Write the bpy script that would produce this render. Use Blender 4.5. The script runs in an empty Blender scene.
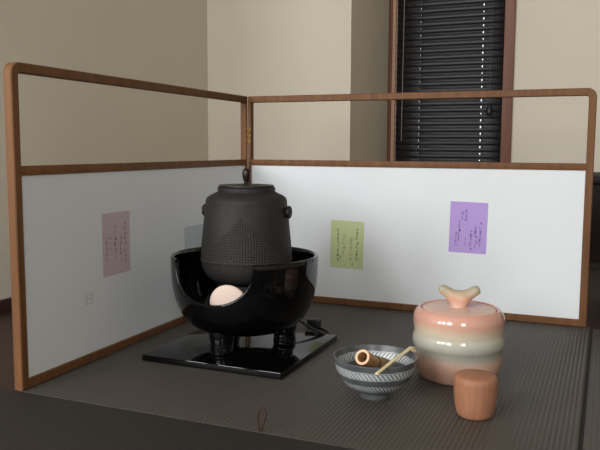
import bpy, bmesh, math, random
from mathutils import Vector, Matrix
random.seed(7)
PI = math.pi
R = math.radians
scn = bpy.context.scene
COL = scn.collection

# ------------------------------------------------------------------ helpers
def link(name, bm, mat, parent=None, smooth=True, loc=None, sharp=40):
    me = bpy.data.meshes.new(name)
    bmesh.ops.recalc_face_normals(bm, faces=bm.faces[:])
    if smooth:
        for f in bm.faces: f.smooth = True
        for e in bm.edges:
            if len(e.link_faces) == 2 and e.calc_face_angle(0) > R(sharp): e.smooth = False
    bm.to_mesh(me); bm.free()
    if mat: me.materials.append(mat)
    o = bpy.data.objects.new(name, me); COL.objects.link(o)
    if parent: o.parent = parent
    if loc is not None: o.location = loc
    return o

def tag(o, label, cat, group=None):
    o['label'] = label; o['category'] = cat
    if group: o['group'] = group
    return o

def thing(name, label, cat, loc=(0, 0, 0), rotz=0, group=None):
    o = bpy.data.objects.new(name, None); COL.objects.link(o)
    o.empty_display_size = .05
    o.location = loc; o.rotation_euler = (0, 0, rotz)
    return tag(o, label, cat, group)

def struct(name, bm, mat, parent=None, smooth=False):
    o = link(name, bm, mat, parent, smooth)
    if not parent: o['kind'] = 'structure'
    return o

def add_box(bm, lo, hi, bevel=0, seg=2):
    lo, hi = Vector(lo), Vector(hi)
    m = Matrix.Translation((lo + hi) / 2) @ Matrix.Diagonal((*(hi - lo), 1))
    r = bmesh.ops.create_cube(bm, size=1, matrix=m)
    if bevel:
        es = list({e for v in r['verts'] for e in v.link_edges})
        bmesh.ops.bevel(bm, geom=es, offset=bevel, segments=seg, affect='EDGES', profile=.5)
    return bm

def box(lo, hi, bevel=0, seg=2):
    return add_box(bmesh.new(), lo, hi, bevel, seg)

def catmull(pts, n=6):
    P = [Vector(p) for p in pts]; out = []
    for i in range(len(P) - 1):
        a = P[i - 1] if i else P[0] * 2 - P[1]
        b, c = P[i], P[i + 1]
        d = P[i + 2] if i + 2 < len(P) else P[-1] * 2 - P[-2]
        for k in range(n):
            t = k / n
            out.append(.5 * ((2 * b) + (c - a) * t + (2 * a - 5 * b + 4 * c - d) * t * t + (3 * b - a - 3 * c + d) * t ** 3))
    out.append(P[-1]); return out

def add_lathe(bm, prof, n=64, mat=Matrix.Identity(4)):
    """prof: (r, z) from one end to the other; r = 0 closes to a point"""
    rings = []
    for r, z in prof:
        if r < 1e-6: rings.append([bm.verts.new(mat @ Vector((0, 0, z)))])
        else: rings.append([bm.verts.new(mat @ Vector((r * math.cos(2 * PI * k / n), r * math.sin(2 * PI * k / n), z))) for k in range(n)])
    for a, b in zip(rings, rings[1:]):
        for k in range(n):
            k2 = (k + 1) % n
            if len(a) == 1 and len(b) == 1: continue
            if len(a) == 1: bm.faces.new((a[0], b[k2], b[k]))
            elif len(b) == 1: bm.faces.new((a[k], a[k2], b[0]))
            else: bm.faces.new((a[k], a[k2], b[k2], b[k]))
    return bm

def lathe(prof, n=64, mat=Matrix.Identity(4)): return add_lathe(bmesh.new(), prof, n, mat)

def smooth_prof(pts, n=5):
    return [(max(p.x, 0), p.y) for p in catmull([(a, b, 0) for a, b in pts], n)]

def add_tube(bm, pts, rad, n=10, closed=False, cap=True):
    P = [Vector(p) for p in pts]; N = len(P)
    rad = rad if isinstance(rad, (list, tuple)) else [rad] * N
    rings = []; up = None
    for i, p in enumerate(P):
        a = P[(i - 1) % N] if closed or i else P[0]
        b = P[(i + 1) % N] if closed or i < N - 1 else P[-1]
        t = (b - a).normalized()
        if up is None:
            up = Vector((0, 0, 1)) if abs(t.z) < .9 else Vector((1, 0, 0))
        up = (up - t * up.dot(t)).normalized(); s = t.cross(up)
        rings.append([bm.verts.new(p + rad[i] * (math.cos(2 * PI * k / n) * up + math.sin(2 * PI * k / n) * s)) for k in range(n)])
    for i in range(N if closed else N - 1):
        a, b = rings[i], rings[(i + 1) % N]
        for k in range(n):
            bm.faces.new((a[k], a[(k + 1) % n], b[(k + 1) % n], b[k]))
    if cap and not closed:
        bm.faces.new(rings[0][::-1]); bm.faces.new(rings[-1])
    return bm

def tube(pts, rad, n=10, closed=False): return add_tube(bmesh.new(), pts, rad, n, closed)

# ------------------------------------------------------------------ materials
def lin(c):
    return tuple(((v / 255) / 12.92 if v / 255 <= .04045 else ((v / 255 + .055) / 1.055) ** 2.4) for v in c) + (1,)

class M:
    """small node-graph builder"""
    def __init__(s, name, col=(128, 128, 128), rough=.6, metal=0, spec=.5, coat=0):
        s.m = bpy.data.materials.new(name); s.m.use_nodes = True
        s.nt = s.m.node_tree; s.b = s.nt.nodes['Principled BSDF']
        s.b.inputs['Base Color'].default_value = lin(col)
        s.b.inputs['Roughness'].default_value = rough
        s.b.inputs['Metallic'].default_value = metal
        s.b.inputs['Specular IOR Level'].default_value = spec
        s.b.inputs['Coat Weight'].default_value = coat
        s.b.inputs['Coat Roughness'].default_value = .03
    def n(s, t, **kw):
        nd = s.nt.nodes.new('ShaderNode' + t)
        for k, v in kw.items(): setattr(nd, k, v)
        return nd
    def l(s, a, b): s.nt.links.new(a, b)
    def inp(s, sock, v):
        if hasattr(v, 'is_linked') or hasattr(v, 'links'): s.l(v, sock)
        else: sock.default_value = v
    def math(s, op, a, b=0.0, c=0.0):
        nd = s.n('Math', operation=op)
        for i, v in enumerate((a, b, c)): s.inp(nd.inputs[i], v)
        return nd.outputs[0]
    def mix(s, f, a, b):
        nd = s.n('Mix', data_type='RGBA')
        s.inp(nd.inputs[0], f)
        for i, v in ((6, a), (7, b)):
            if isinstance(v, tuple): nd.inputs[i].default_value = lin(v) if len(v) == 3 else v
            else: s.l(v, nd.inputs[i])
        return nd.outputs[2]
    def obj(s): return s.n('TexCoord').outputs['Object']
    def xyz(s, v):
        nd = s.n('SeparateXYZ'); s.l(v, nd.inputs[0]); return nd.outputs
    def mapping(s, v, scale=(1, 1, 1), loc=(0, 0, 0)):
        nd = s.n('Mapping'); nd.inputs['Scale'].default_value = scale; nd.inputs['Location'].default_value = loc
        s.l(v, nd.inputs[0]); return nd.outputs[0]
    def noise(s, v, scale=5, detail=3, rough=.5):
        nd = s.n('TexNoise'); s.l(v, nd.inputs['Vector'])
        nd.inputs['Scale'].default_value = scale; nd.inputs['Detail'].default_value = detail; nd.inputs['Roughness'].default_value = rough
        return nd.outputs[0]
    def ramp(s, f, stops):
        nd = s.n('ValToRGB'); s.inp(nd.inputs[0], f)
        e = nd.color_ramp.elements
        while len(e) < len(stops): e.new(.5)
        for el, (p, c) in zip(e, stops): el.position = p; el.color = lin(c)
        return nd.outputs[0]
    def color(s, v): s.l(v, s.b.inputs['Base Color'])
    def bump(s, h, strength=.3, dist=.001):
        nd = s.n('Bump'); nd.inputs['Strength'].default_value = strength; nd.inputs['Distance'].default_value = dist
        s.inp(nd.inputs['Height'], h); s.l(nd.outputs[0], s.b.inputs['Normal'])

def wood(name, c1, c2, axis='x', rough=.45, scale=1, spec=.35):
    m = M(name, c1, rough, spec=spec); v = m.obj()
    sc = {'x': (3, 60, 60), 'y': (60, 3, 60), 'z': (60, 60, 3)}[axis]
    f = m.noise(m.mapping(v, tuple(k * scale for k in sc)), 1, 4, .6)
    m.color(m.ramp(f, [(.3, c1), (.7, c2)])); m.bump(f, .08)
    return m.m

def plaster(name, col, dark):
    m = M(name, col, .9, spec=.2); v = m.obj()
    f = m.noise(v, 2.2, 3); g = m.noise(v, 90, 4, .7)
    m.color(m.mix(m.ramp(f, [(.3, (0, 0, 0)), (.75, (255, 255, 255))]), col, dark)); m.bump(g, .25, .002)
    return m.m

WALL = plaster('wall_plaster', (212, 204, 187), (208, 200, 183))
CEIL = plaster('ceiling_board', (200, 196, 188), (192, 188, 180))
def boards():
    m = M('dark_floor_boards', (58, 40, 34), .45, spec=.35); v = m.obj(); x, y, z = m.xyz(v)
    f = m.noise(m.mapping(v, (40, 2, 40)), 1, 4, .6)
    seam = m.math('LESS_THAN', m.math('FRACT', m.math('DIVIDE', m.math('ADD', x, 10.258), .15)), .02)
    m.color(m.mix(seam, m.ramp(f, [(.3, (58, 38, 32)), (.7, (46, 30, 25))]), (22, 14, 12)))
    m.bump(m.math('SUBTRACT', m.math('MULTIPLY', f, .1), seam), .3, .001)
    return m.m
WOOD_DARK = boards()
TRIM = wood('window_trim_wood', (130, 86, 68), (106, 68, 53), 'z', .5)
LIT_JAMB = wood('window_stop_wood', (214, 174, 146), (196, 154, 126), 'z', .5)  # lighter wood colour stands in for daylight on the left jamb
BASE = wood('baseboard_wood', (70, 44, 38), (56, 34, 28), 'x', .5)
SCREENWOOD = wood('screen_frame_wood', (120, 82, 52), (94, 63, 38), 'z', .55, spec=.2)

def paper(name, col, sc=900, bump=.1):
    m = M(name, col, .75, spec=.25); v = m.obj()
    g = m.noise(v, sc, 2); w = m.noise(v, 6, 2)
    m.color(m.mix(w, col, tuple(max(0, c - 5) for c in col))); m.bump(g, bump, .0004)
    return m.m
BOARD = paper('screen_white_paper', (221, 225, 228))
INK = M('calligraphy_ink', (52, 50, 56), .7).m
INK_PURPLE = M('purple_card_ink', (88, 66, 122), .7).m
INK_GREEN = M('green_card_ink', (84, 92, 62), .7).m
INK_PINK = M('pink_card_ink', (96, 78, 92), .7).m
SEALINK = M('pale_seal_ink', (188, 188, 184), .8).m

LACQ = M('black_lacquer', (5, 5, 6), .07, spec=.35).m
LACQ_IN = M('black_hearth_inside', (12, 11, 11), .55).m
def board_lacquer():
    m = M('black_lacquer_board', (5, 5, 5), .07, spec=.4); return m.m
ASH = M('dark_ash', (40, 38, 36), .95).m
BOARDLACQ = board_lacquer()

def iron():
    m = M('cast_iron', (50, 49, 49), .62, .25, .4); v = m.obj(); x, y, z = m.xyz(v)
    ang = m.math('ARCTAN2', y, x)
    # hailstone field under a mountain outline, facing the window side
    da = m.math('ABSOLUTE', m.math('SUBTRACT', ang, R(-70)))
    top = m.math('SUBTRACT', .156, m.math('MULTIPLY', m.math('POWER', da, .85), .090))
    mask = m.math('MULTIPLY', m.math('GREATER_THAN', top, z), m.math('GREATER_THAN', z, .053))
    u = m.math('MULTIPLY', ang, 54.0); w = m.math('MULTIPLY', z, 560.0)
    a = m.math('SINE', m.math('ADD', u, w)); b = m.math('SINE', m.math('SUBTRACT', u, w))
    dots = m.math('MAXIMUM', m.math('MULTIPLY', a, b), 0.0)
    h = m.math('ADD', m.math('MULTIPLY', m.math('MULTIPLY', dots, mask), 1.0), m.math('MULTIPLY', m.noise(v, 260, 3), .35))
    m.bump(h, 1.0, .004)
    f = m.noise(v, 14, 3)
    base = m.ramp(f, [(.3, (37, 36, 35)), (.7, (45, 43, 42))])
    m.color(m.mix(m.math('MULTIPLY', m.math('MULTIPLY', dots, mask), .8), base, (92, 90, 88)))  # lighter dots paint highlights onto the raised hailstones
    return m.m
IRON = iron()
IRON_PLAIN = M('plain_cast_iron', (34, 33, 32), .5, .3).m
KNOBMETAL = M('dark_bronze', (44, 36, 32), .35, .6).m

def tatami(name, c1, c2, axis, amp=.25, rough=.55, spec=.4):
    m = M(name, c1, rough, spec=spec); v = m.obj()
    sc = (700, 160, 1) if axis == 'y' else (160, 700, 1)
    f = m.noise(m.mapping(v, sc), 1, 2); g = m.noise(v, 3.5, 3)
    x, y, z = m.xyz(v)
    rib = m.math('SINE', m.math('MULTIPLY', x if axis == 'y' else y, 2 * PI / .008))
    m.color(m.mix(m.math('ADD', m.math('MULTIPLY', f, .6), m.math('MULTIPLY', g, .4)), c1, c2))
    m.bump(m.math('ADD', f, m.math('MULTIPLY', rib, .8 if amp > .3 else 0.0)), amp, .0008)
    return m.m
MAT_GREY = tatami('grey_ribbed_mat', (82, 77, 71), (64, 60, 55), 'y')
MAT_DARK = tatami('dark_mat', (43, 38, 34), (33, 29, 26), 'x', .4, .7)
MAT_SIDE = tatami('side_mat', (80, 76, 71), (66, 62, 58), 'y', .4, .6)
GAP = M('dark_gap', (16, 14, 13), .9).m
CORD = M('brown_cord', (50, 28, 23), .8).m

def bowl_mat():
    m = M('mishima_glaze', (96, 99, 102), .3, spec=.5); v = m.obj(); x, y, z = m.xyz(v)
    ang = m.math('ARCTAN2', y, x); r = m.math('SQRT', m.math('ADD', m.math('MULTIPLY', x, x), m.math('MULTIPLY', y, y)))
    wob = m.math('MULTIPLY', m.noise(v, 60, 2), .004)
    zz = m.math('ADD', z, m.math('SUBTRACT', wob, .002))
    def band(a, b): return m.math('MULTIPLY', m.math('GREATER_THAN', zz, a), m.math('LESS_THAN', zz, b))
    def hatch(n, k, th):
        s = m.math('SINE', m.math('ADD', m.math('MULTIPLY', ang, n), m.math('MULTIPLY', z, k)))
        return m.math('GREATER_THAN', m.math('ADD', s, m.math('MULTIPLY', m.math('SUBTRACT', m.noise(v, 45, 2), .5), 1.5)), th)
    s1 = m.math('MULTIPLY', band(.0510, .0625), hatch(58., 620., -.5))
    s2 = m.math('MULTIPLY', band(.022, .0345), hatch(56., 760., -.1))
    l1 = m.math('MAXIMUM', band(.0632, .0645), band(.0492, .0503))
    l2 = m.math('MAXIMUM', band(.0352, .0362), band(.0200, .0210))
    tot = m.math('MAXIMUM', m.math('MAXIMUM', s1, s2), m.math('MAXIMUM', l1, l2))
    base = m.ramp(m.noise(v, 30, 3), [(.3, (66, 69, 72)), (.7, (88, 91, 92))])
    m.color(m.mix(m.math('MULTIPLY', tot, .8), base, (196, 202, 203)))
    m.bump(tot, .15, .0006)
    return m.m
BOWL = bowl_mat()

def jar_mat():
    m = M('banded_glaze', (200, 150, 130), .13, spec=.55, coat=.3); v = m.obj(); x, y, z = m.xyz(v)
    w = m.math('MULTIPLY', m.math('SUBTRACT', m.noise(v, 9, 3), .5), .02)
    t = m.math('DIVIDE', m.math('ADD', z, w), .16)
    c = m.ramp(t, [(.0, (172, 132, 118)), (.12, (188, 142, 124)), (.25, (192, 154, 134)), (.34, (152, 150, 138)), (.40, (138, 142, 132)), (.52, (174, 178, 166)),
                   (.62, (204, 190, 166)), (.72, (202, 154, 134)), (.86, (206, 150, 132)), (1., (204, 170, 150))])
    g = m.noise(v, 40, 4, .65)
    m.color(m.mix(m.math('MULTIPLY', g, .3), c, (200, 170, 150)))
    m.bump(m.noise(v, 25, 2), .05, .002)
    return m.m
JAR = jar_mat()
def jarlid_mat():
    m = M('lid_glaze', (205, 170, 150), .32, spec=.4); v = m.obj(); x, y, z = m.xyz(v)
    t = m.math('DIVIDE', m.math('ADD', z, m.math('MULTIPLY', m.noise(v, 30, 3), .012)), .05)
    m.color(m.ramp(t, [(.0, (220, 186, 168)), (.3, (214, 180, 162)), (.55, (204, 152, 130)), (.8, (190, 166, 140)), (1., (168, 158, 134))]))
    return m.m
JARLID = jarlid_mat()
CADDY = wood('caddy_cherry_wood', (162, 114, 86), (144, 98, 72), 'z', .55, 2.2)
BAMBOO = wood('bamboo_pale', (196, 166, 118), (176, 142, 94), 'z', .5, 3)
BAMBOO_END = M('bamboo_cut_end', (222, 184, 148), .6).m
BAMBOO_DARK = wood('bamboo_handle', (184, 142, 98), (156, 114, 74), 'z', .5, 3)
TINES = M('bamboo_tines', (180, 150, 106), .6).m
SCOOP = M('scoop_bamboo', (232, 214, 168), .45).m
THREAD = M('black_thread', (22, 20, 20), .8).m
TILE = M('pale_clay_tile', (214, 193, 179), .7, spec=.25).m
BRASS = M('brass', (190, 150, 88), .3, .9).m
SLAT = M('black_blind_slat', (40, 39, 41), .5, .1, .5).m
BLACKP = M('black_plastic', (24, 23, 24), .45).m
WAND = M('clear_grey_wand', (140, 138, 130), .25).m
TABLEW = wood('dark_table_wood', (30, 18, 16), (22, 13, 11), 'x', .6, spec=.2)
GLASS = M('window_glass', (255, 255, 255), .02)
GLASS.b.inputs['Transmission Weight'].default_value = 1; GLASS = GLASS.m

# ------------------------------------------------------------------ setting
ZC = 2.4
XL, YB, YW, XR, YR = -.54, .70, 1.222, 3.4, -4.2
XO, YO = -3.1, -.9     # the room is wider behind the photographer's left
XP = .083           # right face of the projecting wall beside the window
# floor boards round the mats
struct('floor', box((XO - .1, YR - .1, -.08), (XR + .1, YW + .1, -.0035)), WOOD_DARK)
struct('ceiling', box((XO - .1, YR - .1, ZC), (XR + .1, YW + .2, ZC + .05)), CEIL)
struct('wall_left', box((XO - .1, YO, -.02), (XL, YB + .1, ZC)), WALL)
struct('wall_side', box((XO - .1, YR - .1, -.02), (XO, YO, ZC)), WALL)
struct('wall_back', box((XL, YB, -.02), (XP, YW + .1, ZC)), WALL)
struct('wall_right', box((XR, YR - .1, -.02), (XR + .1, YW + .1, ZC)), WALL)
# window wall with its opening
WX0, WX1, WZ0, WZ1 = .104, .581, .20, 2.05
bm = bmesh.new()
add_box(bm, (XP, YW, -.02), (WX0 - .0, YW + .12, ZC))
add_box(bm, (WX1, YW, -.02), (XR, YW + .12, ZC))
add_box(bm, (WX0, YW, -.02), (WX1, YW + .12, WZ0))
add_box(bm, (WX0, YW, WZ1), (WX1, YW + .12, ZC))
struct('wall_window', bm, WALL)
# baseboards
struct('baseboard_left', box((XL, YO, -.0035), (XL + .012, YB, .030), .002), BASE)
struct('baseboard_back', box((XL, YB - .012, -.0035), (XP + .012, YB, .030), .002), BASE)
struct('baseboard_window', box((XP, YW - .012, -.0035), (XR, YW, .05), .002), BASE)
# window: trim, jambs, glass
bm = bmesh.new()
add_box(bm, (XP + .001, YW - .014, WZ0 - .05), (WX0 - .006, YW + .115, WZ1 + .05), .002)
add_box(bm, (WX1 - .002, YW - .014, WZ0 - .05), (WX1 + .040, YW + .115, WZ1 + .05), .002)
add_box(bm, (XP + .001, YW - .02, WZ0 - .05), (WX1 + .052, YW + .115, WZ0), .002)
add_box(bm, (XP + .001, YW - .014, WZ1), (WX1 + .052, YW + .115, WZ1 + .05), .002)
w1 = struct('window_1', bm, TRIM, smooth=True)
link('window_stop', box((WX0 - .0055, YW - .006, WZ0), (WX0 + .0085, YW + .115, WZ1)), LIT_JAMB, w1, False)  # added strip, daylight on the jamb painted into its colour
link('window_pane', box((WX0, YW + .09, WZ0), (WX1, YW + .095, WZ1)), GLASS, w1, False)
# rear wall (behind the camera) with three windows that light the room, plus an added fill window
RW = [(-2.65, -1.85), (-1.55, -.75), (-.45, .35), (1.9, 2.7)]  # last opening is made up, a fill for the left fold
RZ0, RZ1 = .75, 2.1
bm = bmesh.new()
xs = [XO - .1] + [v for p in RW for v in p] + [XR + .1]
for i in range(0, len(xs), 2): add_box(bm, (xs[i], YR - .1, -.02), (xs[i + 1], YR, ZC))
for a, b in RW:
    add_box(bm, (a, YR - .1, -.02), (b, YR, RZ0)); add_box(bm, (a, YR - .1, RZ1), (b, YR, ZC))
struct('wall_rear', bm, WALL)
for i, (a, b) in enumerate(RW):
    bm = bmesh.new()
    for lo, hi in (((a, RZ0), (a + .04, RZ1)), ((b - .04, RZ0), (b, RZ1)), ((a, RZ0), (b, RZ0 + .04)), ((a, RZ1 - .04), (b, RZ1))):
        add_box(bm, (lo[0], YR - .09, lo[1]), (hi[0], YR + .01, hi[1]))
    wn = struct('window_%d' % (i + 2), bm, TRIM)  # last frame belongs to the added fill window
    link('paper_pane', box((a, YR - .085, RZ0), (b, YR - .08, RZ1)), BOARD, wn, False)  # opaque pane added to keep sky light out of the opening
# neighbouring mats that lie flush with the middle one
S = .955
def gridtop(x0, x1, y0, y1, z0, zf, nx):
    """slab whose top follows zf(x): long ribs along y"""
    bm = bmesh.new(); top = []; 
    for j, y in enumerate((y0, y1)):
        top.append([bm.verts.new((x0 + (x1 - x0) * i / nx, y, zf(x0 + (x1 - x0) * i / nx))) for i in range(nx + 1)])
    bot = [[bm.verts.new((x, y, z0)) for x in (x0, x1)] for y in (y0, y1)]
    for i in range(nx): bm.faces.new((top[0][i], top[0][i + 1], top[1][i + 1], top[1][i]))
    bm.faces.new(list(reversed(top[0])) + [bot[0][0], bot[0][1]])
    bm.faces.new(top[1] + [bot[1][1], bot[1][0]])
    bm.faces.new((top[0][0], top[1][0], bot[1][0], bot[0][0])); bm.faces.new((top[0][-1], bot[0][1], bot[1][1], top[1][-1]))
    bm.faces.new((bot[0][0], bot[1][0], bot[1][1], bot[0][1]))
    return bm
X1 = .978
PITCH = .0082
n_r = int((X1 - .002) / PITCH)
mat = thing('tatami_mat', 'grey ribbed mat under the brazier and tea things, with a cord loop in front', 'mat', (0, 0, 0), 0, 'floor mats')
link('mat_body', gridtop(.002, X1, -S + .001, .02, -.003, lambda x: .0014 * abs(math.sin(PI * (x - .002) / PITCH)) - .0014, n_r * 8), MAT_GREY, mat, True, sharp=80)
lp = [(.503, -.9515, -.002), (.5005, -.952, .012), (.5005, -.953, .026), (.5045, -.9535, .037), (.5105, -.9535, .0395), (.5145, -.953, .033),
      (.5125, -.9525, .02), (.508, -.952, .009), (.505, -.9515, -.002)]
link('cord_loop', tube(catmull(lp, 6), .0016, 8), CORD, mat)
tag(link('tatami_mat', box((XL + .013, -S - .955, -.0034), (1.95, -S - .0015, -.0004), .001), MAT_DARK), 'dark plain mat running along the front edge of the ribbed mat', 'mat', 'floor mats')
tag(link('tatami_mat', box((X1 + .007, -S - .0005, -.0034), (X1 + .95, -.005, -.0008), .001), MAT_SIDE), 'grey mat to the right of the ribbed mat beyond a dark gap', 'mat', 'floor mats')
tag(link('tatami_mat', box((.30, 1.02, -.0034), (2.2, YW - .013, -.0008), .001), MAT_SIDE), 'grey mat by the far wall, seen under the low dark table', 'mat', 'floor mats')
struct('trim_gap', box((X1 + .0005, -S, -.0034), (X1 + .0065, .0, -.0026)), GAP)

# low dark table at the right behind the screen
t = thing('low_table', 'dark brown low table with a curved apron behind the right end of the screen', 'table', (1.30, .80, -.0035))
bm = bmesh.new()
link('table_top', box((-.46, -.22, .345), (.46, .28, .37), .006), TABLEW, t)
ap = bmesh.new()
pts = [(-.45, .345)] + [(-.45 + .9 * k / 24, .100 + .03 * math.sin(PI * k / 24)) for k in range(25)] + [(.45, .345)]
for yy in (-.2,):
    f = [ap.verts.new((x, yy, z)) for x, z in pts]; b = [ap.verts.new((x, yy + .02, z)) for x, z in pts]
    ap.faces.new(f); ap.faces.new(b[::-1])
    for i in range(len(f)): ap.faces.new((f[i], f[(i + 1) % len(f)], b[(i + 1) % len(f)], b[i]))
link('apron', ap, TABLEW, t, sharp=30)
for sx in (-1, 1):
    for sy in (-.19, .15):
        link('leg', tube([(sx * .22, sy + .01, .345), (sx * .23, sy + .01, .15), (sx * .24, sy + .01, .0)], [.024, .02, .016], 12), TABLEW, t)

# ------------------------------------------------------------------ blind
bl = thing('venetian_blind', 'black horizontal slatted blind, nearly closed, in the window of the far wall', 'blind', (.3425, YW + .022, WZ0))
bx0, bx1 = -.2285, .2350
pitch = .0285; zs = .03; H = WZ1 - WZ0
cords = (-.123, .146)
link('head_rail', box((bx0 - .002, -.012, H - .05), (bx1 + .002, .03, H - .01), .002), BLACKP, bl)
th = R(74); w = .036
k = 0
gapw = .0042
z0_ = 0
def slat_mesh(hole_right, hole_left):
    bm = bmesh.new()
    def sp(x, q):      # q runs across the slat, which is slightly crowned
        cr = .0045 * (1 - (2 * q / w) ** 2)
        return Vector((x, -q * math.cos(th) - cr * math.sin(th), -q * math.sin(th) + cr * math.cos(th)))
    xs_ = [bx0]
    for c, g in zip(cords, (hole_left, gapw)): xs_ += [c - g / 2, c + g / 2]
    xs_.append(bx1)
    ss = [-w / 2, -w * .36, -w * .22, -.0045 * hole_right, .0045 * hole_right, w * .22, w * .36, w / 2]
    V = [[bm.verts.new(sp(x, q)) for q in ss] for x in xs_]
    for i in range(len(xs_) - 1):
        for j in range(len(ss) - 1):
            if j == 3 and i in (1, 3): continue
            bm.faces.new((V[i][j], V[i + 1][j], V[i + 1][j + 1], V[i][j + 1]))
    return bm
kinds = []
for hr, hl in ((1, .0009), (.55, .0005), (1.15, .0011), (.8, .0004)):
    o = link('slat', slat_mesh(hr, hl), SLAT, bl)
    o.modifiers.new('thickness', 'SOLIDIFY').thickness = .0006
    kinds.append(o)
k = 0
z = zs + .03
while z < H - .06:
    if k < 4: o = kinds[k]
    else:
        o = random.choice(kinds).copy(); COL.objects.link(o); o.parent = bl
    o.location = (0, 0, z); k += 1
    z += pitch
link('bottom_rail', box((bx0, -.01, zs - .012), (bx1, .012, zs + .008), .003), BLACKP, bl)
for c in cords:
    link('ladder_cord', tube([(c + .006, -.019, zs), (c + .006, -.019, H - .05)], .0008, 6), BLACKP, bl)
wd = link('tilt_wand', tube([(bx0 + .040, -.03, H - .05), (bx0 + .034, -.032, .285)], .0016, 8), WAND, bl)
pc = link('pull_cord', tube([(.186, -.026, H - .05), (.184, -.028, .445)], .0011, 6), BLACKP, bl)
link('tassel', lathe(smooth_prof([(0, .050), (.004, .048), (.0075, .040), (.0120, .024), (.0125, .010), (.008, 0), (0, 0)]), 16, Matrix.Translation((.184, -.028, .395))), BLACKP, pc)

# ------------------------------------------------------------------ two-fold screen
def frame_bm(W, Hh, d, zm0, zm1, rad=.022, tw=.0185):
    """outer frame in the local xz plane, x 0..W, depth y 0..d, the free end's top corner rounded"""
    bm = bmesh.new()
    def arc(cx, cz, r, a0, a1, n=10): return [(cx + r * math.cos(a0 + (a1 - a0) * k / n), cz + r * math.sin(a0 + (a1 - a0) * k / n)) for k in range(n + 1)]
    outer = [(0, 0), (W, 0)] + arc(W - rad, Hh - rad, rad, 0, PI / 2) + [(0, Hh)]
    ri = rad - tw + .003
    inner = [(tw * .55, tw), (W - tw, tw)] + arc(W - tw - ri, Hh - tw - ri, ri, 0, PI / 2) + [(tw * .55, Hh - tw)]
    L = []
    ch = .0018
    def off(pts, s):
        out = []
        n = len(pts)
        for i in range(n):
            a, b, c = Vector(pts[i - 1]), Vector(pts[i]), Vector(pts[(i + 1) % n])
            e1 = (b - a); e2 = (c - b)
            n1 = Vector((-e1.y, e1.x)).normalized(); n2 = Vector((-e2.y, e2.x)).normalized()
            nn = (n1 + n2); nn = nn / max(nn.length_squared / 2, .3)
            p = b + nn * s; out.append((p.x, p.y))
        return out
    lay = [(off(outer, ch), 0), (outer, ch), (outer, d - ch), (off(outer, ch), d), (off(inner, -ch), d), (inner, d - ch), (inner, ch), (off(inner, -ch), 0)]
    rings = [[bm.verts.new((x, y, zz)) for x, zz in pts] for pts, y in lay]
    for a, b in zip(rings, rings[1:] + rings[:1]):
        n = len(a)
        for i in range(n): bm.faces.new((a[i], a[(i + 1) % n], b[(i + 1) % n], b[i]))
    return bm
PH = .606; FD = .02; ZM0, ZM1 = .401, .4185
scr = thing('folding_screen', 'low two-fold tea screen of brown wood and white paper standing round the mat', 'screen', (0, 0, 0))
SF = []
for nm, rot in (('right', 0), ('left', 1)):
    bm = frame_bm(.955 if rot else .968, PH, FD, ZM0, ZM1)
    add_box(bm, (.009, .001, ZM0), (.939 if rot else .951, FD - .001, ZM1), .0012)
    # hand the left fold over: local x -> -y, local depth y -> -x
    if rot:
        for v in bm.verts: v.co = Vector((-v.co.y, -v.co.x, v.co.z))
    fr = link('frame', bm, SCREENWOOD, scr, True, sharp=30)
    bb = box((.009, .005, .018), (.939 if rot else .951, .015, ZM0 + .002))
    if rot:
        for v in bb.verts: v.co = Vector((-v.co.y, -v.co.x, v.co.z))
    pn = link('paper_panel', bb, BOARD, fr, False)
    pn['label'] = 'white paper panel'
    if rot:
        fr.rotation_euler = (0, 0, R(.75))
    pn.name = 'paper_panel'
    SF.append(fr)
# seal stamped on the left fold
bm = bmesh.new()
y0, y1, z0, z1 = -.761, -.738, .124, .149
for a, b in (((y0, z0), (y1, z0 + .0016)), ((y0, z1 - .0016), (y1, z1)), ((y0, z0), (y0 + .0016, z1)), ((y1 - .0016, z0), (y1, z1)),
             ((y0 + .005, z0 + .004), (y0 + .0064, z1 - .005)), ((y0 + .005, z0 + .011), (y1 - .006, z0 + .0124)), ((y1 - .009, z0 + .005), (y1 - .0076, z1 - .004)), ((y1 - .0125, z1 - .009), (y1 - .005, z1 - .0076))):
    add_box(bm, (-.0052, a[0], a[1]), (-.0047, b[0], b[1]))
link('seal_mark', bm, SEALINK, SF[1], False)
# hinges at the fold
def hinge(z):
    bm = bmesh.new()
    add_tube(bm, [(.0012, -.0012, z - .026), (.0012, -.0012, z + .026)], .0016, 10)
    for k in range(3):
        zz = z - .018 + .018 * k
        add_lathe(bm, [(0, .0016), (.0016, .0012), (.0024, 0), (0, 0)], 10, Matrix.Translation((.007, 0, zz)) @ Matrix.Rotation(R(90), 4, 'X'))
        add_lathe(bm, [(0, .0016), (.0016, .0012), (.0024, 0), (0, 0)], 10, Matrix.Translation((0, -.007, zz + .004)) @ Matrix.Rotation(R(90), 4, 'Y'))
    return bm
for z in (.49, .09): link('hinge', hinge(z), BRASS, scr)['label'] = 'brass hinge'

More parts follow.
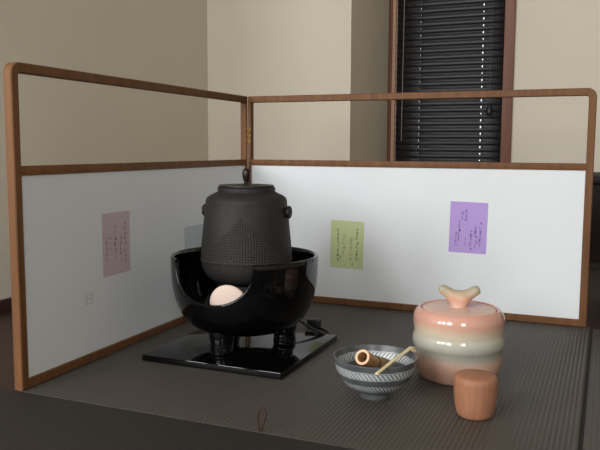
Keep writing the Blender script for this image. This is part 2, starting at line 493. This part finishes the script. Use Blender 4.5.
# ------------------------------------------------------------------ poem cards
def ribbon(bm, pts, wid):
    P = catmull([(a, b, 0) for a, b in pts], 5); n = len(P)
    L = []
    for i, p in enumerate(P):
        t = (P[min(i + 1, n - 1)] - P[max(i - 1, 0)]); t = t.normalized() if t.length > 1e-9 else Vector((0, 1, 0))
        s = Vector((-t.y, t.x, 0)) * wid * (.45 + .75 * math.sin(PI * (i + .7) / (n + .4))) * .5
        L.append((bm.verts.new((p.x + s.x, 0, p.y + s.y)), bm.verts.new((p.x - s.x, 0, p.y - s.y))))
    for a, b in zip(L, L[1:]): bm.faces.new((a[0], a[1], b[1], b[0]))
GL = [  # running-hand shapes inside a unit cell (x right, y up)
    [[(-.4, .35), (.4, .45)], [(0, .9), (-.05, .1), (-.3, -.5), (.3, -.6), (.4, -.1), (-.2, -.2)]],
    [[(-.4, .6), (-.45, -.2), (-.2, -.6)], [(.35, .5), (.4, .0), (.25, -.3)]],
    [[(-.4, .5), (.3, .6), (-.3, 0), (.35, .1), (.3, -.5), (-.3, -.6)]],
    [[(0, 1), (.05, .2), (-.05, -.6), (.2, -.9)]],
    [[(-.3, .7), (.3, .8)], [(.2, .5), (-.35, -.2), (.2, -.1), (.35, -.5), (-.2, -.8)]],
    [[(-.1, .9), (-.3, .2), (-.25, -.6), (.1, -.7), (.4, -.2)]],
    [[(-.4, .3), (.1, .5), (.35, .1), (.1, -.6), (-.2, -.4), (.1, -.1), (.45, -.5)]],
    [[(-.35, .6), (.35, .65)], [(-.35, .1), (.3, .15)], [(.05, .9), (0, -.4), (-.3, -.5), (.2, -.7)]],
]
def writing(cols, w, h, unit):
    """cols: (x fraction from left, top fraction from top, bottom fraction, weight)"""
    bm = bmesh.new()
    for fx, ft, fb, wt in cols:
        x = (fx - .5) * w; y = (.5 - ft) * h; yend = (.5 - fb) * h
        while y > yend:
            u = unit * random.uniform(.75, 1.2)
            g = random.choice(GL); dx = random.uniform(-.15, .15) * u
            heavy = wt * random.choice((.7, .9, 1, 1.5))
            for st in g: ribbon(bm, [(x + dx + a * u * .62, y - u * .6 + b * u * .5) for a, b in st], .0011 * heavy)
            if random.random() < .5: ribbon(bm, [(x + dx, y - u * 1.0), (x + dx * .5 + .1 * u, y - u * 1.2), (x, y - u * 1.35)], .0007 * wt)
            y -= u * 1.08
    return bm
CW, CH = .1, .138
def card(name, label, col, loc, rz, cols, ink, tilt=0):
    o = link('poem_card', box((-CW / 2, -.0004, -CH / 2), (CW / 2, .0004, CH / 2)), paper(name, col), None, False)
    o.location = loc; o.rotation_euler = (0, tilt, rz); tag(o, label, 'card', 'poem cards on the screen')
    if cols:
        c = link('calligraphy', writing(cols, CW, CH, .0115), ink, o, False); c.location = (0, -.0006, 0)
    return o
card('purple_paper', 'purple poem card with handwriting on the right half of the white screen', (178, 153, 212), (.661, .0045, .2425), 0,
     [(.83, .36, .80, 1), (.71, .45, .86, 1.1), (.585, .52, .90, .9), (.44, .68, .84, 1.1), (.44, .12, .32, 1), (.33, .16, .34, .9), (.27, .34, .76, 1), (.19, .58, .84, 1)], INK_PURPLE, R(1))
card('green_paper', 'pale green poem card with handwriting on the screen right of the kettle', (194, 204, 154), (.3165, .0045, .177), 0,
     [(.80, .14, .80, 1.2), (.62, .32, .84, 1), (.40, .26, .62, 1), (.23, .15, .82, 1.3), (.30, .72, .88, 1), (.66, .86, .90, .9), (.44, .88, .92, .8)], INK_GREEN, R(1))
card('pink_paper', 'greyish pink poem card with handwriting on the left fold of the screen', (200, 182, 186), (0.0040, -.652, .242), R(90.75),
     [(.82, .16, .76, 1.1), (.66, .36, .72, 1), (.45, .18, .74, 1.1), (.28, .36, .6, .9), (.14, .34, .74, 1)], INK_PINK, 0)
card('blue_paper', 'pale grey-blue card on the left fold, mostly hidden behind the kettle', (186, 195, 200), (-0.0004, -.314, .18), R(90.75), None, None, 0)

# ------------------------------------------------------------------ board, brazier, kettle
BT = .014
tag(link('lacquer_board', box((-.163, -.163, 0), (.163, .163, BT - .0005), .0015), BOARDLACQ, None, True, (.2645, -.539, .0003)), 'square glossy black lacquer board under the brazier', 'board')

AX, AY = .264, -.537
furo = thing('tea_brazier', 'glossy black three-legged brazier with a U-shaped opening, holding the kettle', 'brazier', (AX, AY, BT))
RZ = .205      # rim height above board
PR = smooth_prof([(.0, .033), (.05, .034), (.088, .039), (.117, .051), (.139, .074), (.153, .105), (.1605, .14), (.163, .175), (.1635, RZ)], 8)
def rz_at(z):
    for (r0, z0), (r1, z1) in zip(PR, PR[1:]):
        if z0 <= z <= z1 and z1 > z0: return r0 + (r1 - r0) * (z - z0) / (z1 - z0)
    return PR[-1][0] if z > PR[-1][1] else PR[0][0]
OA, OW, OZ = R(-92), R(35), .119      # opening: centre, half width, lowest z
ang = []
for k in range(49): ang.append(OA + OW * math.sin(-PI / 2 + PI * k / 48))
for k in range(1, 96): ang.append(OA + OW + (2 * PI - 2 * OW) * k / 96)
def ztop(a):
    s = (a - OA) / OW
    if abs(s) < 1: return OZ + (RZ - OZ) * (1 - (1 - abs(s) ** 2.3) ** (1 / 2.3))
    return RZ
NZ = 26; T = .009
bm = bmesh.new(); rows = []
for a in ang:
    zt = ztop(a); col = []
    z0 = .034
    def P(r, z): return bm.verts.new((r * math.cos(a), r * math.sin(a), z))
    zs_ = [z0 + (zt - .004 - z0) * (k / NZ) ** 1.5 for k in range(1, NZ + 1)]
    for z in zs_: col.append(P(rz_at(z), z))
    ro = rz_at(zt)
    for q in (45, 90, 135):   # rounded lip
        col.append(P(ro - T / 2 + T / 2 * math.cos(R(q)), zt - .004 + .004 * math.sin(R(q))))
    for z in reversed(zs_): col.append(P(max(rz_at(z) - T, .02), max(z, .042)))
    rows.append(col)
c0 = bm.verts.new((0, 0, .033)); c1 = bm.verts.new((0, 0, .042))
n = len(rows)
for i in range(n):
    a, b = rows[i], rows[(i + 1) % n]
    for j in range(len(a) - 1): bm.faces.new((a[j], b[j], b[j + 1], a[j + 1]))
    bm.faces.new((c0, b[0], a[0])); bm.faces.new((c1, a[-1], b[-1]))
link('body', bm, LACQ, furo, True, sharp=60)
legp = smooth_prof([(0, .064), (.022, .063), (.0275, .056), (.0280, .046), (.0265, .034), (.0245, .024), (.0250, .015), (.0260, .007), (.0245, .001), (.021, 0), (0, 0)], 4)
for a in (-97, 23, 143):
    link('leg', lathe(legp, 28, Matrix.Translation((.089 * math.cos(R(a)), .089 * math.sin(R(a)), 0))), LACQ, furo)
# heating plate that carries the kettle
link('heater', lathe([(0, .07), (.07, .07), (.072, .073), (.066, .085), (.062, .1405), (0, .1405)], 40), LACQ_IN, furo)
link('ash_bed', lathe([(0, .062), (.115, .062), (.124, .070), (.06, .0705), (0, .0705)], 48), ASH, furo)
# mains lead at the back
cd = [(-.0, .115, .062), (.06, .15, .03), (.105, .155, .008), (.14, .165, -.006), (.125, .205, -.011), (.10, .235, -.011), (.075, .245, -.0105)]
pc = link('power_cord', tube(catmull(cd, 6), .003, 8), BLACKP, furo)
link('plug', box((-.016, -.012, -.0105), (.016, .012, .012), .003), BLACKP, pc, loc=(.068, .25, -.0025))
# clay front tile inside the opening
tl = bmesh.new()
bmesh.ops.create_uvsphere(tl, u_segments=40, v_segments=20, radius=1)
for v in tl.verts: v.co = Vector((v.co.x * .044, v.co.y * .012, v.co.z * .042))
tile = link('front_tile', tl, TILE, None, True)
tile.location = (AX + .0135, AY - .100, BT + .1118); tile.rotation_euler = (R(6), 0, R(4))
tag(tile, 'pale pink clay disc standing inside the brazier opening', 'clay tile')

KZ = BT + .1405
kt = thing('iron_kettle', 'dark cast iron kettle with hailstone texture sitting in the black brazier', 'kettle', (AX + .0045, AY, KZ))
kp = [(0, 0), (.045, .001), (.072, .008), (.089, .020), (.0975, .036), (.1005, .050), (.1018, .0545), (.1008, .060), (.0995, .085), (.0965, .115), (.0935, .145), (.0905, .172),
      (.0895, .184), (.0870, .1905), (.078, .1965), (.067, .2015), (.0635, .2035), (.0635, .2125), (.0615, .2135), (.057, .2135), (.056, .208), (0, .208)]
link('kettle_body', lathe(kp[:1] + [p for p in smooth_prof(kp[1:13], 3)] + kp[13:], 96), IRON, kt, True, sharp=50)
lid = link('kettle_lid', lathe([(0, .209), (.0555, .209), (.0590, .2138), (.0610, .2150), (.0600, .2178), (.052, .2185), (.02, .2195), (.012, .2200), (0, .2200)], 64), IRON_PLAIN, kt, True)
kn = bmesh.new()
add_lathe(kn, smooth_prof([(0, .2195), (.008, .2195), (.0062, .2215), (.0050, .2235), (.0062, .2275), (.0084, .235), (.0090, .243), (.0074, .2505), (.0035, .2545), (0, .255)], 4), 24)
link('lid_knob', kn, KNOBMETAL, lid, True)
for a, s in ((8, 1), (188, 1)):
    lg = bmesh.new()
    c, sn = math.cos(R(a)), math.sin(R(a))
    def q(r, t_, z): return (c * r - sn * t_, sn * r + c * t_, z)
    ring = [q(.0975, .0090 * math.cos(2 * PI * k / 20), .160 + .0095 * math.sin(2 * PI * k / 20)) for k in range(20)]
    add_tube(lg, ring, .0048, 10, True)
    add_tube(lg, [q(.085, 0, .160), q(.0925, 0, .160), q(.0965, 0, .160)], [.012, .009, .006], 14)
    link('lug', lg, IRON_PLAIN, kt)

# ------------------------------------------------------------------ tea bowl, whisk, scoop
BX, BY = .623, -.715
bowlp_o = [(0, .004), (.022, .004), (.0235, 0), (.0275, 0), (.0285, .002), (.0278, .009), (.030, .0125), (.043, .018), (.056, .027), (.066, .040), (.0720, .054), (.0755, .066), (.0768, .0745)]
bowlp_i = [(.0762, .0762), (.0745, .0758), (.0728, .068), (.069, .054), (.063, .041), (.053, .029), (.040, .021), (.024, .0165), (0, .0155)]
pp = bowlp_o[:6] + smooth_prof(bowlp_o[6:] + bowlp_i[:2], 4) + smooth_prof(bowlp_i[2:], 4)
tag(link('tea_bowl', lathe(pp, 96), BOWL, None, True, (BX, BY, 0), 50), 'grey tea bowl with white hatched bands, whisk and scoop in it', 'bowl')

def basis(a, b):
    d = (Vector(b) - Vector(a)).normalized(); q = d.to_track_quat('Z', 'Y')
    return q
A = Vector((.6143, -.7653, .0855)); B = A + Vector((.958, .285, 0)) * .042 + Vector((-.285, .958, 0)) * .084 - Vector((0, 0, .046))
wk = thing('tea_whisk', 'bamboo whisk lying in the grey tea bowl, hollow handle end forward', 'whisk', A)
wk.rotation_mode = 'QUATERNION'; wk.rotation_quaternion = basis(A, B)
hd = link('handle', lathe([(.0088, .045), (.0088, .002), (.0092, .0004), (.0100, 0), (.0135, 0), (.0141, .0006), (.0138, .012), (.0130, .030), (.0128, .050), (.0088, .050), (.0088, .045)], 32), BAMBOO_DARK, wk)
link('cut_end', lathe([(.0094, -.0003), (.0136, -.0003), (.0136, .0006), (.0094, .0006), (.0094, -.0003)], 32), BAMBOO_END, hd)
link('binding_thread', tube([(.0132 * math.cos(2 * PI * k / 32), .0132 * math.sin(2 * PI * k / 32), .050) for k in range(32)], .0012, 8, True), THREAD, wk)
tb = bmesh.new()
for k in range(72):
    a = 2 * PI * k / 72; c, s = math.cos(a), math.sin(a)
    prof = [(.0122, .048), (.0145, .060), (.0170, .078), (.0182, .093), (.0180, .101), (.0165, .1055)]
    add_tube(tb, [(r * c, r * s, z) for r, z in prof], [.0006, .0006, .0005, .0004, .0003, .0002], 4)
for k in range(36):
    a = 2 * PI * k / 36; c, s = math.cos(a), math.sin(a)
    add_tube(tb, [(r * c, r * s, z) for r, z in [(.009, .048), (.007, .065), (.006, .085), (.003, .1)]], [.0006, .0006, .0005, .0003], 4)
link('tines', tb, TINES, wk)

# scoop laid across the rim
S0 = Vector((.6588, -.8253, .0782)); S1 = Vector((.6730, -.6408, .0782))
d = (S1 - S0).normalized(); side = d.cross(Vector((0, 0, 1))).normalized(); up = side.cross(d)
path = [S0, S0.lerp(S1, .25) + up * .0005, S0.lerp(S1, .5) + up * .0015, S0.lerp(S1, .75) + up * .001, S0.lerp(S1, .9) + up * .001, S1, S1 + d * .007 - up * .0035, S1 + d * .010 - up * .011]
wid = [.0032, .0032, .0034, .0038, .0045, .0052, .0055, .0045]
bm = bmesh.new(); pr = None
cp = catmull(path, 5); cw = [p.x for p in catmull([(w_, 0, 0) for w_ in wid], 5)]
for i, (p, w_) in enumerate(zip(cp, cw)):
    t = (cp[min(i + 1, len(cp) - 1)] - cp[max(i - 1, 0)]).normalized(); u = side.cross(t)
    ring = [bm.verts.new(p + side * w_ * a + u * .0011 * b) for a, b in ((-1, .2), (-.8, 1), (.8, 1), (1, .2), (1, -.6), (.7, -1), (-.7, -1), (-1, -.6))]
    if pr:
        for k in range(8): bm.faces.new((pr[k], pr[(k + 1) % 8], ring[(k + 1) % 8], ring[k]))
    else: bm.faces.new(ring)
    pr = ring
bm.faces.new(pr[::-1])
tag(link('tea_scoop', bm, SCOOP, None, True), 'slim pale bamboo scoop laid across the rim of the tea bowl', 'scoop')

# ------------------------------------------------------------------ water jar
JX, JY = .739, -.528
ZJ = lambda z: z if z < .06 else .06 + (z - .06) * .885
jr = thing('water_jar', 'large glazed jar banded in pink, cream and grey-green with a branch-shaped lid handle', 'jar', (JX, JY, 0))
jp = [(0, .003), (.070, .003), (.0715, 0), (.0745, 0), (.0775, .003), (.0815, .014), (.0855, .028), (.0868, .040), (.0868, .050), (.0885, .060), (.0908, .068), (.0912, .076), (.0898, .086), (.0883, .093),
      (.0880, .100), (.0890, .110), (.0898, .120), (.0890, .131), (.0850, .142), (.0790, .1485), (.0765, .1490), (.0745, .1475), (.0735, .1445), (.0735, .1415), (0, .1415)]
jp = [(r_, ZJ(z_)) for r_, z_ in jp]
link('jar_body', lathe(jp[:4] + smooth_prof(jp[4:22], 4) + jp[22:], 96), JAR, jr, True, sharp=50)
ld = link('jar_lid', lathe([(0, .1418), (.0715, .1418), (.0725, .1430), (.0722, .1455), (.0700, .1470), (.060, .1482), (.040, .1495), (0, .1505)], 96), JARLID, jr, True)
ld.location = (0, 0, ZJ(.1418) + .0001)
for v in ld.data.vertices: v.co.z -= .1418
# branch handle: trunk and two arms grown with a skin modifier
def skin(name, verts, edges, rads, mat, parent, root=0, sub=2):
    me = bpy.data.meshes.new(name); me.from_pydata(verts, edges, []); o = bpy.data.objects.new(name, me); COL.objects.link(o)
    sk = o.modifiers.new('skin', 'SKIN'); 
    if not me.skin_vertices: pass
    dat = me.skin_vertices[0].data
    for i, r_ in enumerate(rads): dat[i].radius = (r_, r_) if not isinstance(r_, tuple) else r_; dat[i].use_root = (i == root)
    sb = o.modifiers.new('sub', 'SUBSURF'); sb.levels = sub; sb.render_levels = sub
    dg = bpy.context.evaluated_depsgraph_get(); me2 = bpy.data.meshes.new_from_object(o.evaluated_get(dg))
    bpy.data.objects.remove(o); me2.name = name
    for p in me2.polygons: p.use_smooth = True
    me2.materials.append(mat)
    o2 = bpy.data.objects.new(name, me2); COL.objects.link(o2); o2.parent = parent
    return o2
ex = Vector((.955, .30, 0))     # the arms spread along this line
def E_(s, z): return tuple(ex * s + Vector((0, 0, z)))
verts = [E_(0, .004), E_(0, .010), E_(0, .020), E_(-.017, .032), E_(-.030, .041), E_(-.041, .0465), E_(.015, .031), E_(.028, .039), E_(.041, .0455)]
skin('lid_handle', verts, [(0, 1), (1, 2), (2, 3), (3, 4), (4, 5), (2, 6), (6, 7), (7, 8)], [.021, .0165, .0145, .0122, .0112, .0088, .0122, .0110, .0102], JARLID, ld)

# ------------------------------------------------------------------ wooden tea caddy
NX, NY = .8095, -.742
cy = thing('tea_caddy', 'small round reddish wooden tea caddy in front of the glazed jar', 'caddy', (NX, NY, 0))
link('caddy_body', lathe([(0, .0)] + smooth_prof([(.023, 0), (.0275, .0012), (.0308, .0065), (.0338, .020), (.0358, .036), (.0368, .052)], 5) + [(.0370, .0577), (0, .0577)], 64), CADDY, cy)
link('caddy_lid', lathe([(0, .0577), (.0370, .0577)] + smooth_prof([(.0371, .058), (.0369, .0625), (.0358, .0675), (.0330, .0710), (.028, .0728), (.015, .0748), (.002, .0755)], 5) + [(0, .0755)], 64), CADDY, cy)

# ------------------------------------------------------------------ light
def area(name, loc, rot, sx, sy, power, col):
    d = bpy.data.lights.new(name, 'AREA'); d.shape = 'RECTANGLE'; d.size = sx; d.size_y = sy; d.energy = power; d.color = col
    o = bpy.data.objects.new(name, d); COL.objects.link(o); o.location = loc; o.rotation_euler = rot
    return o
for i, (a, b) in enumerate(RW):
    area('window_daylight', ((a + b) / 2, YR + .015, (RZ0 + RZ1) / 2), (R(90), 0, 0), b - a - .08, RZ1 - RZ0 - .08, (58, 58, 57, 42)[i], (.97, .98, 1.0))  # last light is added fill, the others stand for the windows

wd_ = bpy.data.worlds.new('overcast_sky'); scn.world = wd_; wd_.use_nodes = True
bg = wd_.node_tree.nodes['Background']; bg.inputs[0].default_value = (.86, .92, 1, 1); bg.inputs[1].default_value = 1.6

# ------------------------------------------------------------------ camera
cam = bpy.data.cameras.new('camera'); co = bpy.data.objects.new('camera', cam); COL.objects.link(co)
cam.sensor_fit = 'HORIZONTAL'; cam.sensor_width = 36; cam.lens = 729.62 / 600 * 36; cam.clip_start = .02
m = Matrix.Rotation(.3979, 4, 'Z') @ Matrix.Rotation(PI / 2 - .1058, 4, 'X') @ Matrix.Rotation(.005, 4, 'Z')
co.matrix_world = Matrix.Translation((1.6679 * .6, -3.2888 * .6, .7583 * .6)) @ m
scn.camera = co
vs = scn.view_settings; vs.view_transform = 'Standard'; vs.look = 'None'; vs.gamma = 1; vs.exposure = 0; vs.use_curve_mapping = False
